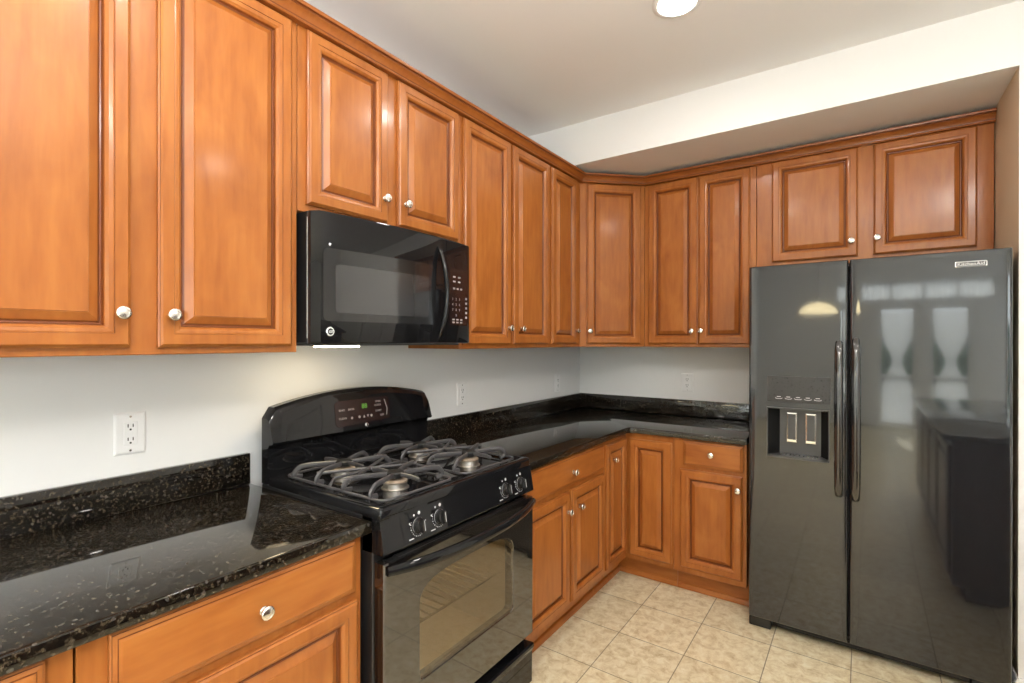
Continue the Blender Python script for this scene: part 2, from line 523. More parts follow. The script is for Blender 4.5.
# clipped hedge outside the glazed doors, and ground made pale to brighten the curtains
b = B()
NX, NZ = 60, 14
rs = []
for j in range(NZ + 1):
    a = PI * j / NZ
    row = []
    for i in range(NX + 1):
        x = -3 + 12 * i / NX
        w_ = 0.5 + 0.12 * math.sin(x * 5.1 + j) + 0.08 * random.random()
        row.append((x, -11.6 + w_ * math.cos(a), (1.6 + 0.12 * random.random()) * min(1.0, math.sin(a) * 1.35 + 0.02)))
    rs.append(row)
rings(b, rs, False, False, closed=False)
h_ = tag(obj('hedge', b, 'leaf', ang=80), 'dark green hedge outside beyond the glazed doors', 'hedge')
h_['kind'] = 'stuff'
b = B(); box(b, -4, 12, -16, ROOM_Y - 0.12, -0.25, -0.15)
struct('ground', b, 'lawn', 'pale stone patio outside beyond the glazed doors', 'ground')
b = B()
nW = 4
for k in range(nW + 1):
    x = TX0 + k * (TX1 - TX0 - 0.04) / nW
    box(b, x, x + 0.04, ROOM_Y - 0.08, ROOM_Y - 0.04, TZ0 + 0.03, TZ1 - 0.03)
box(b, TX0, TX1, ROOM_Y - 0.08, ROOM_Y - 0.04, TZ0, TZ0 + 0.03); box(b, TX0, TX1, ROOM_Y - 0.08, ROOM_Y - 0.04, TZ1 - 0.03, TZ1)
w = struct('window_1', b, 'white', 'white framed transom window above the glazed doors', 'window')
b = B(); box(b, TX0 + 0.04, TX1 - 0.04, ROOM_Y - 0.063, ROOM_Y - 0.057, TZ0 + 0.03, TZ1 - 0.03)
obj('window_glass', b, 'pane', w)

b = B()  # unseen window added in the side wall to brighten the kitchen
for k in range(4):
    y = EY0 + k * (EY1 - EY0 - 0.05) / 3
    box(b, ROOM_X + 0.03, ROOM_X + 0.08, y, y + 0.05, EZ0 + 0.05, EZ1 - 0.05)
box(b, ROOM_X + 0.03, ROOM_X + 0.08, EY0, EY1, EZ0, EZ0 + 0.05); box(b, ROOM_X + 0.03, ROOM_X + 0.08, EY0, EY1, EZ1 - 0.05, EZ1)
w = struct('window_2', b, 'white', 'wide white framed window in the far side wall behind the camera', 'window')
b = B(); box(b, ROOM_X + 0.052, ROOM_X + 0.058, EY0 + 0.05, EY1 - 0.05, EZ0 + 0.05, EZ1 - 0.05)
obj('window_glass', b, 'pane', w)

# ------------------------------------------------------------------ cabinets
def rect(u0, u1, z0, z1, ins, d):
    return [(u0 + ins, -d, z0 + ins), (u1 - ins, -d, z0 + ins), (u1 - ins, -d, z1 - ins), (u0 + ins, -d, z1 - ins)]

DOOR_PROF = [(0, 0.0005), (0, 0.011), (0.003, 0.0125), (0.0035, 0.015), (0.008, 0.019), (0.032, 0.019), (0.033, 0.0175),
             (0.036, 0.0178), (0.043, 0.0165), (0.049, 0.011), (0.050, 0.008), (0.053, 0.002), (0.056, 0.0015), (0.060, 0.0039), (0.077, 0.0142), (0.0785, 0.0142), (0.0795, 0.0162)]
DRAWER_PROF = [(0, 0.0005), (0, 0.010), (0.003, 0.0115), (0.0035, 0.0135), (0.009, 0.0155), (0.0105, 0.0155), (0.012, 0.0175), (0.017, 0.019)]

def knob(parent, u, d, z):
    b = B()
    lathe(b, (u, -d, z), (0, -1, 0), [(0.0095, 0.0), (0.0095, 0.002), (0.006, 0.004), (0.0055, 0.011), (0.009, 0.0135), (0.0145, 0.016),
                                    (0.0155, 0.0185), (0.0150, 0.021), (0.0125, 0.0225), (0.0095, 0.0232), (0.009, 0.0222), (0.004, 0.0235), (0.0, 0.0240)], 24)
    obj('knob', b, 'nickel', parent, ang=50)

def groove_tone(b, prof):
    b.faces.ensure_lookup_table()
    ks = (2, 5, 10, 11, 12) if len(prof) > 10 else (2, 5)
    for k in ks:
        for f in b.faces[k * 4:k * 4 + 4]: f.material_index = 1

def door(parent, u0, u1, z0, z1, depth, kn=None, name='door', prof=DOOR_PROF, mat='wood'):
    b = B()
    rs = [rect(u0, u1, z0, z1, i, depth + d) for i, d in prof]
    rings(b, rs)
    groove_tone(b, prof)
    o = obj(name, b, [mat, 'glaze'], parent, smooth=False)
    if kn: knob(o, kn[0], depth + 0.019, kn[1])
    return o

def body(parent, u0, u1, z0, z1, depth, toe=None, mat='wood'):
    b = B()
    g = 0.0007
    box(b, u0 + g, u1 - g, -depth, -0.002, z0, z1, 0.0015)
    o = obj('cabinet_body', b, mat, parent)
    if toe:
        b = B(); box(b, u0 + g, u1 - g, -depth + toe, -0.05, 0.0, z0)
        obj('toe_kick', b, 'wood_h', parent)
        b = B()
        rings(b, [[(u, -depth + toe - d, z) for d, z in ((0, 0), (0.014, 0), (0.013, 0.014), (0.008, 0.024), (0, 0.028))] for u in (u0 + g, u1 - g)])
        obj('shoe_molding', b, 'wood_h', parent)
    return o

UF = 0.31                # face of upper frames
UZ0, UZ1 = 1.31, 2.304
DB, DT = 1.328, 2.296
GU = 'wall cabinets in stained maple'
# left wall: local x = world y - loc.y, front faces +x
def left(name, label, cat, yc, group=None): return thing(name, label, cat, (0, yc, 0), R90, group)

t = left('wall_cabinet', 'tall double-door stained maple wall cabinet at the left end of the row', 'cabinet', -2.8465, GU)
body(t, -0.3935, 0.4005, UZ0, UZ1, UF)
door(t, -0.3655, -0.0225, DB, DT, UF, (-0.0435, 1.407))
door(t, 0.0325, 0.3775, DB, DT, UF, (0.0595, 1.407))

t = left('wall_cabinet', 'short two-door maple wall cabinet directly above the microwave', 'cabinet', -2.079, GU)
body(t, -0.366, 0.374, 1.7395, UZ1, UF)
door(t, -0.339, -0.025, 1.763, DT, UF, (-0.043, 1.846))
door(t, 0.024, 0.357, 1.763, DT, UF, (0.057, 1.847))

t = left('wall_cabinet', 'tall double-door maple wall cabinet just right of the microwave', 'cabinet', -1.335, GU)
body(t, -0.37, 0.37, UZ0, UZ1, UF)
door(t, -0.352, -0.009, DB, DT, UF, (-0.029, 1.405))
door(t, 0.013, 0.355, DB, DT, UF, (0.076, 1.405))
t = left('wall_cabinet', 'narrow single-door maple wall cabinet left of the diagonal corner cabinet', 'cabinet', -0.782, GU)
body(t, -0.183, 0.183, UZ0, UZ1, UF)
door(t, -0.172, 0.120, DB, DT, UF, (0.101, 1.405))

# diagonal corner cabinet
P1, P2 = Vector((UF, -0.597)), Vector((0.605, -UF))
mid = (P1 + P2) / 2
dv = P2 - P1
ln = dv.length
rz = math.atan2(dv.y, dv.x)
t = thing('corner_wall_cabinet', 'diagonal single-door maple wall cabinet in the room corner', 'cabinet', (mid.x, mid.y, 0), rz, GU)
b = B()
inv = Matrix.Rotation(-rz, 2)
poly = [(0.002, -0.598), (P1.x, P1.y), (P2.x, P2.y), (0.606, -0.002), (0.002, -0.002)]
poly = [tuple(inv @ (Vector(p) - mid)) for p in poly]
prism(b, poly, UZ0, UZ1)
obj('cabinet_body', b, 'wood', t)
hl = ln / 2
door(t, -hl + 0.040, hl - 0.030, DB, DT, 0.0, (-hl + 0.054, 1.405))

# back wall: local x = world x - loc.x, front faces -y
def back(name, label, cat, xc, group=None): return thing(name, label, cat, (xc, 0, 0), 0, group)
t = back('wall_cabinet', 'tall double-door maple wall cabinet just left of the refrigerator', 'cabinet', 0.922, GU)
body(t, -0.315, 0.313, UZ0, UZ1, UF)
door(t, -0.288, 0.003, DB, DT, UF, (-0.025, 1.404))
door(t, 0.011, 0.283, DB, DT, UF, (0.026, 1.404))
t = back('wall_cabinet', 'short wide two-door maple wall cabinet above the refrigerator', 'cabinet', 1.709, GU)
body(t, -0.473, 0.472, 1.735, UZ1, UF)
door(t, -0.3985, -0.0185, 1.765, 2.2985, UF, (-0.045, 1.839))
door(t, 0.0435, 0.4155, 1.765, 2.2985, UF, (0.057, 1.843))

# crown along all the wall cabinets
CP = [(0.001, 2.3004), (0.0235, 2.3004), (0.0255, 2.304), (0.0235, 2.308), (0.020, 2.310), (0.021, 2.314), (0.026, 2.324), (0.034, 2.331), (0.0385, 2.334),
      (0.0385, 2.338), (0.045, 2.340), (0.047, 2.345), (0.047, 2.350), (0.001, 2.350)]
path = [(Vector((UF, -3.24)), Vector((1, 0))), (P1, None), (P2, None), (Vector((2.1815, -UF)), Vector((0, -1)))]
n1, n2, n3 = Vector((1, 0)), Vector((dv.y, -dv.x)).normalized(), Vector((0, -1))
def mitre(a, c):
    m = (a + c).normalized()
    return m / m.dot(a)
offs = [n1, mitre(n1, n2), mitre(n2, n3), n3]
b = B()
rings(b, [[(p.x + o.x * d, p.y + o.y * d, z) for d, z in CP] for (p, _), o in zip(path, offs)])
b.faces.ensure_lookup_table()
for k in range(3):
    for i in (3, 4, 8, 9):
        b.faces[k * len(CP) + i].material_index = 1  # darker tone in the crown grooves
tag(obj('cabinet_crown', b, ['crown', 'glaze'], smooth=True, ang=25), 'dark stained molding strip along the tops of all wall cabinets', 'molding')

# base cabinets
BF, BZ0, BZ1 = 0.61, 0.118, 0.831
GB = 'base cabinets in stained maple'
t = left('base_cabinet', 'maple base cabinet with wide drawer under the counter left of range', 'cabinet', -2.7425, GB)
body(t, -0.2975, 0.2975, BZ0, BZ1, BF, 0.075)
o = door(t, -0.2535, 0.2725, 0.685, 0.822, BF, (0.0205, 0.748), 'drawer', DRAWER_PROF, 'wood_h')
door(t, -0.2535, 0.2775, 0.150, 0.663, BF)
t = left('base_cabinet', 'maple base cabinet at far left end of the counter', 'cabinet', -3.341, GB)
body(t, -0.299, 0.299, BZ0, BZ1, BF, 0.075)
door(t, -0.27, 0.26, 0.685, 0.822, BF, (0, 0.748), 'drawer', DRAWER_PROF, 'wood_h')
door(t, -0.27, 0.26, 0.150, 0.663, BF)

t = left('base_cabinet', 'maple base cabinet with one drawer over two doors right of range', 'cabinet', -1.306, GB)
body(t, -0.386, 0.386, BZ0, BZ1, BF, 0.075)
door(t, -0.372, 0.368, 0.687, 0.821, BF, (0.030, 0.746), 'drawer', DRAWER_PROF, 'wood_h')
door(t, -0.372, 0.002, 0.150, 0.662, BF, (-0.020, 0.577))
door(t, 0.024, 0.377, 0.150, 0.662, BF, (0.090, 0.575))

t = thing('corner_base_cabinet', 'L-shaped maple corner base cabinet with two narrow folding doors', 'cabinet', (0, 0, 0), 0, GB)
b = B()
prism(b, [(0.002, -0.002), (0.8795, -0.002), (0.8795, -BF), (BF, -BF), (BF, -0.9185), (0.002, -0.9185)], BZ0, BZ1)
obj('cabinet_body', b, 'wood', t)
TK = BF - 0.075
b = B()
prism(b, [(0.05, -0.05), (0.8795, -0.05), (0.8795, -TK), (TK, -TK), (TK, -0.9185), (0.05, -0.9185)], 0.0, BZ0)
obj('toe_kick', b, 'wood_h', t)
b = B()
sp = ((0, 0), (0.014, 0), (0.013, 0.014), (0.008, 0.024), (0, 0.028))
rings(b, [[(TK + d, -0.9185, z) for d, z in sp], [(TK + d, -TK - d, z) for d, z in sp], [(0.8795, -TK - d, z) for d, z in sp]])
obj('shoe_molding', b, 'wood_h', t)
# the two leaves
def leaf(rzz, u0, u1, kn, z0=0.150, z1=0.803):
    b = B()
    rs = [rect(u0, u1, z0, z1, i, BF + d) for i, d in DOOR_PROF]
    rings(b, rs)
    groove_tone(b, DOOR_PROF)
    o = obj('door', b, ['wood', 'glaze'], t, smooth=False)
    o.rotation_euler = (0, 0, rzz)
    if kn: knob(o, kn[0], BF + 0.019, kn[1])
leaf(R90, -0.902, -0.636, (-0.826, 0.716))
leaf(0.0, 0.634, 0.872, None, 0.146, 0.797)

t = back('base_cabinet', 'narrow maple base cabinet with drawer and door beside the refrigerator', 'cabinet', 1.061, GB)
body(t, -0.1805, 0.1805, BZ0, BZ1, BF, 0.075)
door(t, -0.130, 0.166, 0.689, 0.822, BF, (0.015, 0.762), 'drawer', DRAWER_PROF, 'wood_h')
door(t, -0.144, 0.162, 0.150, 0.668, BF, (0.143, 0.603))

# ------------------------------------------------------------------ counters
CX, CZ0, CZ1, BSZ = 0.641, 0.832, 0.864, 0.965
RY0, RY1 = -2.433, -1.703       # range bay
def counter(label, poly, splash):
    t = thing('granite_countertop', label, 'countertop', (0, 0, CZ0))
    b = B(); prism(b, poly, 0.0, CZ1 - CZ0, 0.004)
    obj('slab', b, 'granite', t)
    for s in splash:
        b = B(); box(b, *s, CZ1 - CZ0 + 0.0003, BSZ - CZ0, 0.002, 2)
        obj('backsplash', b, 'granite', t)
counter('speckled black granite countertop left of the range', [(0.001, -3.65), (CX, -3.65), (CX, RY0 - 0.002), (0.001, RY0 - 0.002)], [(0.001, 0.021, -3.65, RY0 - 0.003)])
ch = 0.03
counter('L-shaped black granite countertop in the corner between range and refrigerator',
        [(0.001, -0.001), (0.001, RY1 + 0.002), (CX, RY1 + 0.002), (CX, -CX - ch), (CX + ch * 0.3, -CX - ch * 0.3), (CX + ch, -CX), (1.244, -CX), (1.244, -0.001)],
        [(0.001, 0.021, RY1 + 0.003, -0.0215), (0.001, 1.244, -0.021, -0.001)])

# ------------------------------------------------------------------ gas range
RW = (RY1 - RY0) / 2 - 0.001
t = left('gas_range', 'black freestanding gas range with four burners and arched backguard', 'range', (RY0 + RY1) / 2)
b = B()
box(b, -RW, RW, -0.60, -0.14, 0.225, 0.235)         # floor of the oven box
box(b, -RW, -RW + 0.045, -0.642, -0.085, 0.035, 0.872, 0.003); box(b, RW - 0.045, RW, -0.642, -0.085, 0.035, 0.872, 0.003)
box(b, -RW + 0.045, RW - 0.045, -0.14, -0.085, 0.035, 0.872)
box(b, -RW + 0.045, RW - 0.045, -0.63, -0.14, 0.74, 0.872)
obj('range_body', b, 'black_side', t)
for u in (-RW + 0.05, RW - 0.05):
    for d in (0.13, 0.58):
        b = B(); lathe(b, (u, -d, 0.0), (0, 0, 1), [(0.018, 0), (0.018, 0.012), (0.01, 0.014), (0.01, 0.036)], 14)
        obj('foot', b, 'black_plastic', t)
# oven cavity, seen through the window
b = B()
cu, cd0, cd1, cz0, cz1 = 0.27, 0.62, 0.14, 0.27, 0.70
rings(b, [[(-cu, -cd0, cz0), (cu, -cd0, cz0), (cu, -cd0, cz1), (-cu, -cd0, cz1)], [(-cu, -cd1, cz0), (cu, -cd1, cz0), (cu, -cd1, cz1), (-cu, -cd1, cz1)]], cap0=False)
obj('oven_liner', b, 'oven_inside', t, smooth=False)
b = B(); lathe(b, (0.20, -0.142, 0.64), (0, -1, 0), [(0.03, 0), (0.03, 0.012), (0.022, 0.022), (0.0, 0.026)], 18)
obj('oven_lamp', b, 'oven_lamp', t)  # glow added inside to brighten the oven cavity
b = B()
for k in range(16):
    u = -0.25 + k * 0.5 / 15
    tube(b, [(u, -0.17, 0.47), (u, -0.58, 0.47)], 0.003, 6)
for d in (0.17, 0.38, 0.58):
    tube(b, [(-0.265, -d, 0.466), (0.265, -d, 0.466)], 0.004, 6)
obj('oven_rack', b, 'rack', t)
# cooktop: raised rim around a shallow well
b = B()
def rr(hx, d0, d1, z, r=0.012, n=4):
    pts = []
    for cxs, cys, a0 in ((hx - r, -d1 + r, -90), (hx - r, -d0 - r, 0), (-hx + r, -d0 - r, 90), (-hx + r, -d1 + r, 180)):
        for i in range(n + 1):
            a = math.radians(a0 + 90 * i / n)
            pts.append((cxs + r * math.cos(a), cys + r * math.sin(a), z))
    return pts
rings(b, [rr(RW, 0.119, 0.672, 0.8723), rr(RW, 0.119, 0.672, 0.893), rr(RW - 0.002, 0.121, 0.670, 0.898), rr(RW - 0.006, 0.125, 0.666, 0.900),
          rr(RW - 0.016, 0.130, 0.652, 0.9005), rr(RW - 0.022, 0.133, 0.645, 0.899), rr(RW - 0.034, 0.146, 0.630, 0.889), rr(RW - 0.042, 0.153, 0.62, 0.8875)])
cook = obj('cooktop', b, 'black', t)
# burners
for uc in (-0.176, 0.176):
    for d in (0.265, 0.52):
        b = B()
        lathe(b, (uc, -d, 0.8875), (0, 0, 1), [(0.043, 0), (0.043, 0.002), (0.037, 0.003), (0.036, 0.017), (0.034, 0.0185), (0.02, 0.0188)], 28)
        o = obj('burner', b, 'alu', t)
        b = B()
        lathe(b, (uc, -d, 0.9062), (0, 0, 1), [(0.035, 0), (0.0375, 0.002), (0.037, 0.006), (0.033, 0.0085), (0.0, 0.0095)], 28)
        obj('burner_cap', b, 'cap', o)
# grates
def smooth_path(pts, n=5):
    P = [Vector(p) for p in pts]
    out = []
    for i in range(len(P) - 1):
        p0, p1, p2, p3 = P[max(i - 1, 0)], P[i], P[i + 1], P[min(i + 2, len(P) - 1)]
        for k in range(n):
            s = k / n
            out.append(0.5 * ((2 * p1) + (p2 - p0) * s + (2 * p0 - 5 * p1 + 4 * p2 - p3) * s * s + (3 * p1 - p0 - 3 * p2 + p3) * s ** 3))
    out.append(P[-1])
    return out
GZ, GB0 = 0.931, 0.901
for side in (-1, 1):
    uc = 0.176 * side
    b = B()
    HW = 0.146
    # low perimeter loop
    loop = [(p[0] + uc, p[1], p[2]) for p in rr(HW, 0.155, 0.632, GB0, 0.03, 5)]
    tube(b, loop, 0.0045, 8, closed=True)
    for d in (0.265, 0.52):
        for sx in (-1, 1):
            for q in (-1, 1):
                dy = q * 0.052
                tube(b, smooth_path([(uc + sx * 0.022, -d - q * 0.012, GZ), (uc + sx * 0.06, -d - q * 0.030, GZ + 0.002), (uc + sx * 0.115, -d - dy, GZ + 0.003), (uc + sx * 0.134, -d - dy * 1.12, GZ - 0.004),
                                     (uc + sx * 0.145, -d - dy * 1.16, GZ - 0.017), (uc + sx * 0.141, -d - dy * 1.16, GB0 + 0.004), (uc + sx * 0.120, -d - dy * 1.1, GB0)]), 0.0064, 8, sx=1.35, sy=0.85)
        for q in (-1, 1):
            e = -d - q * 0.105
            tube(b, smooth_path([(uc, -d - q * 0.02, GZ), (uc, -d - q * 0.07, GZ + 0.001), (uc, e, GZ - 0.003)]), 0.0058, 8, sx=1.2, sy=0.8)
    # long straight bars crossing between the two burners
    for s in (-1, 1):
        tube(b, [(uc - s * 0.135, -0.312, GZ - 0.002), (uc + s * 0.135, -0.473, GZ - 0.002)], 0.0045, 8, sx=1.2)
    tube(b, [(uc - HW, -0.3925, GB0 + 0.002), (uc - HW * 0.9, -0.3925, GZ - 0.006), (uc + HW * 0.9, -0.3925, GZ - 0.006), (uc + HW, -0.3925, GB0 + 0.002)], 0.005, 8)
    gr = obj('grate', b, 'iron', t)
    for d in (0.265, 0.52):
        b = B()
        lathe(b, (uc, -d, GZ - 0.012), (0, 0, 1), [(0.020, 0), (0.027, 0.003), (0.029, 0.016), (0.025, 0.020), (0.0, 0.0205)], 12)
        obj('grate_hub', b, 'hub', gr)
# control panel: upright band, crease, then a face leaning out at the foot
b = B()
prof = [(0.60, 0.8715), (0.6705, 0.8715), (0.6705, 0.866), (0.671, 0.862), (0.685, 0.780), (0.684, 0.777), (0.60, 0.777)]
rings(b, [[(u, -d, z) for d, z in prof] for u in (-RW, RW)])
b2 = b
pan = obj('control_panel', b2, 'black', t, smooth=False)
tilt = math.atan2(0.014, 0.082)
nrm = Vector((0, -math.cos(tilt), math.sin(tilt)))
upv = Vector((0, -math.sin(tilt) * -1 * -1, 0))
upv = Vector((0, math.sin(tilt), math.cos(tilt)))
for yk in (-2.301, -2.215, -1.878, -1.786):
    u = yk - (RY0 + RY1) / 2
    c = Vector((u, -0.6780, 0.8205))
    b = B()
    lathe(b, c, nrm, [(0.0225, 0), (0.0225, 0.003), (0.019, 0.005), (0.0175, 0.016), (0.0165, 0.018), (0.0, 0.0185)], 24)
    # grip bar
    a = Vector((1, 0, 0))
    rs = []
    for h, w, l in ((0.0165, 0.0055, 0.0185), (0.026, 0.0045, 0.0175), (0.0275, 0.003, 0.0155)):
        cc = c + nrm * h
        rs.append([cc - a * w - upv * l, cc + a * w - upv * l, cc + a * w + upv * l, cc - a * w + upv * l])
    rings(b, rs)
    o = obj('control_knob', b, 'black_plastic', t, ang=40)
    b = B()
    rs = [[c + nrm * 0.0279 + a * x + upv * y for x, y in ((-0.0008, -0.014), (0.0008, -0.014), (0.0008, 0.014), (-0.0008, 0.014))]]
    rings(b, rs + [[p + nrm * 0.0003 for p in rs[0]]])
    lathe(b, c + nrm * 0.0022, nrm, [(0.0226, 0), (0.0226, 0.0012)], 28, False, False)
    obj('pointer', b, 'grey_mark', o, smooth=False)
    b = B()
    for k in range(11):
        ang = math.radians(150 + k * 14)
        p = c + (a * math.cos(ang) + upv * math.sin(ang)) * 0.0285 + nrm * 0.0004
        s = 0.0012 + 0.0006 * (k % 2)
        lathe(b, p, nrm, [(s, 0), (s, 0.0003)], 8)
    for x, y, s in ((-0.012, 0.031, 0.0032), (0.008, 0.033, 0.0048), (-0.031, 0.012, 0.0028), (0.029, 0.006, 0.0022)):
        b3 = B(); lathe(b3, c + a * x + upv * y + nrm * 0.0004, nrm, [(s, 0), (s, 0.0003)], 10)
        obj('dial_dot', b3, 'grey_mark', t, smooth=False)
    p = c - a * 0.03 - upv * 0.03 + nrm * 0.0004
    rs = [[p + a * x + upv * y for x, y in ((-0.009, -0.0016), (0.009, -0.0016), (0.009, 0.0016), (-0.009, 0.0016))]]
    rings(b, rs + [[q + nrm * 0.0003 for q in rs[0]]])
    obj('dial_lettering', b, 'grey_mark', t, smooth=False)
# oven door with an arched window
DW, DZ0, DZ1, DF = RW - 0.002, 0.236, 0.754, 0.685
def arch(n=14, ins=0.0):
    hw, z0, zs, zt = 0.233 - ins, 0.376 + ins, 0.595, 0.664 - ins
    pts = []
    r = 0.02
    for a0, cx_, cz_ in ((180, -hw + r, z0 + r), (270, hw - r, z0 + r)):
        for k in range(5):
            a = math.radians(a0 + 90 * k / 4)
            pts.append((cx_ + r * math.cos(a), cz_ + r * math.sin(a)))
    for k in range(2 * n + 1):
        a = PI * k / (2 * n)
        ca, sa = math.cos(a), math.sin(a)
        pts.append((hw * math.copysign(abs(ca) ** 0.55, ca), zs + (zt - zs) * abs(sa) ** 0.75))
    return pts
inner = arch()
cz = 0.50
outer = []
for x, z in inner:
    dx, dz = x, z - cz
    k = min(DW / abs(dx) if abs(dx) > 1e-6 else 9e9, ((DZ1 - cz) / dz if dz > 0 else (DZ0 - cz) / dz) if abs(dz) > 1e-6 else 9e9)
    outer.append([dx * k, cz + dz * k])
for cxn, czn in ((-DW, DZ0), (DW, DZ0), (DW, DZ1), (-DW, DZ1)):
    i = min(range(len(outer)), key=lambda i: (outer[i][0] - cxn) ** 2 + (outer[i][1] - czn) ** 2)
    outer[i] = [cxn, czn]
b = B()
def ins(p, e):
    return (p[0] - math.copysign(e, p[0]) if abs(abs(p[0]) - DW) < 1e-4 else p[0],
            p[1] - e if abs(p[1] - DZ1) < 1e-4 else (p[1] + e if abs(p[1] - DZ0) < 1e-4 else p[1]))
small = arch(ins=0.006)
rs = [[(x, -0.648, z) for x, z in inner], [(x, -0.648, z) for x, z in outer], [(x, -DF + 0.004, z) for x, z in outer],
      [(*ins(p, 0.004)[:1], -DF, ins(p, 0.004)[1]) for p in outer], [(x, -DF, z) for x, z in inner], [(x, -0.676, z) for x, z in small], [(x, -0.648, z) for x, z in inner]]
rings(b, rs, False, False)
bmesh.ops.remove_doubles(b, verts=b.verts[:], dist=1e-5)
od = obj('oven_door', b, 'oven_door', t, ang=20)
b = B()
g = arch(ins=0.0015)
rings(b, [[(x, -0.6785, z) for x, z in g], [(x, -0.6825, z) for x, z in g]])
obj('oven_window', b, 'oven_glass', od)
# bowed full width handle with a finned vent strip behind it
b = B()
hp = []
NS = 28
for k in range(NS + 1):
    s = k / NS * 2 - 1
    hp.append((s * (DW - 0.006), -(0.690 + 0.050 * (1 - abs(s) ** 2.6)), 0.7375 - 0.006 * (1 - s * s)))
tube(b, hp, [0.0105 + 0.0035 * (1 - abs(k / NS * 2 - 1) ** 3) for k in range(NS + 1)], 14, sx=1.25, sy=0.95)
obj('oven_handle', b, 'black', od, ang=60)
b = B()
box(b, -DW + 0.02, DW - 0.02, -0.690, -0.655, 0.7545, 0.7565)
for k in range(3):
    d = 0.661 + k * 0.010
    box(b, -DW + 0.05, DW - 0.05, -d - 0.004, -d, 0.7565, 0.7605, 0.001)
obj('vent_strip', b, 'black_plastic', t)
# storage drawer
b = B()
prof = [(0.62, 0.045), (0.676, 0.045), (0.680, 0.050), (0.681, 0.165), (0.690, 0.185), (0.690, 0.195), (0.684, 0.199), (0.650, 0.196), (0.62, 0.196)]
rings(b, [[(u, -d, z) for d, z in prof] for u in (-DW, DW)])
obj('storage_drawer', b, 'black', t, smooth=False)
# backguard with arched top
b = B()
NS = 32
rs = []
for k in range(NS + 1):
    s = k / NS * 2 - 1
    u = s * RW
    top = 1.118 + 0.046 * (1 - s * s)
    e = max(0.0, (abs(s) - 0.93) / 0.07)
    top -= 0.030 * (1 - math.sqrt(max(0.0, 1 - e * e)))
    rs.append([(u, -d, z) for d, z in ((0.085, 0.874), (0.118, 0.874), (0.118, 0.905), (0.124, 0.995), (0.130, 1.003), (0.148, 1.006), (0.153, 1.012), (0.138, top - 0.028), (0.130, top - 0.008), (0.116, top), (0.085, top))])
rings(b, rs)
bgd = obj('backguard', b, 'black', t, ang=28)
# display plate on the leaning face
tl = math.atan2(0.015, 0.125)
def face_pt(u, z, off=0.0):
    d = 0.153 - (z - 1.012) * (0.015 / 0.124)
    return Vector((u, -d - off, z))
DU = 0.002
b = B()
pl = [(-0.128, 1.040), (-0.118, 1.028), (0.118, 1.036), (0.124, 1.046), (0.124, 1.112), (0.112, 1.122), (-0.118, 1.122), (-0.128, 1.112)]
rings(b, [[face_pt(u + DU, z, 0.0) for u, z in pl], [face_pt(u + DU, z, 0.002) for u, z in pl]])
dp = obj('display_panel', b, 'display', t, smooth=False)
for txt, u, z, s in (('BAKE', -0.10, 1.088, 0.011), ('BROIL', -0.058, 1.088, 0.011), ('CLEAN', -0.098, 1.058, 0.011), ('TIMER', 0.068, 1.106, 0.010), ('CLOCK', 0.066, 1.092, 0.010), ('START', 0.068, 1.070, 0.010), ('OFF', 0.085, 1.052, 0.011)):
    b = B()
    p = face_pt(u + DU, z, 0.0022)
    text(b, txt, p.x, p.y, p.z, s, 0.0003, tilt=tl)
    obj('key_lettering', b, 'dim_mark', dp, smooth=False)
for u in (-0.058, -0.024, 0.032):
    b = B()
    lathe(b, face_pt(u + DU, 1.056, 0.0022), (0, -1, 0.12), [(0.005, 0), (0.005, 0.0004)], 12)
    obj('round_key', b, 'dim_mark', dp, smooth=False)
for u, sgn in ((-0.002, 1), (0.015, -1)):
    b = B()
    p = face_pt(u + DU, 1.056, 0.0022)
    q = [p + Vector((-0.005, 0, -0.005 * sgn)), p + Vector((0.005, 0, -0.005 * sgn)), p + Vector((0, 0, 0.006 * sgn))]
    rings(b, [q, [v + Vector((0, -0.0004, 0)) for v in q]])
    obj('arrow_key', b, 'dim_mark', dp, smooth=False)
b = B()
p0, p1, p2 = face_pt(0.100 + DU, 1.112, 0.0022), face_pt(0.112 + DU, 1.075, 0.0022), face_pt(0.107 + DU, 1.050, 0.0022)
tube(b, [p0, p1, p2], 0.0014, 6)
obj('panel_outline', b, 'dim_mark', dp, smooth=False)
b = B()
p = face_pt(DU + 0.002, 1.094, 0.0022)
text(b, '88', p.x, p.y, p.z, 0.026, 0.0003, tilt=tl)
obj('clock_digits', b, 'green', dp, smooth=False)
b = B(); p = face_pt(DU + 0.008, 1.022, 0.0)
lathe(b, p, (0, -1, 0.12), [(0.0085, 0), (0.0085, 0.0012), (0.007, 0.002), (0.0, 0.0021)], 20)
obj('round_badge', b, 'chrome', t)

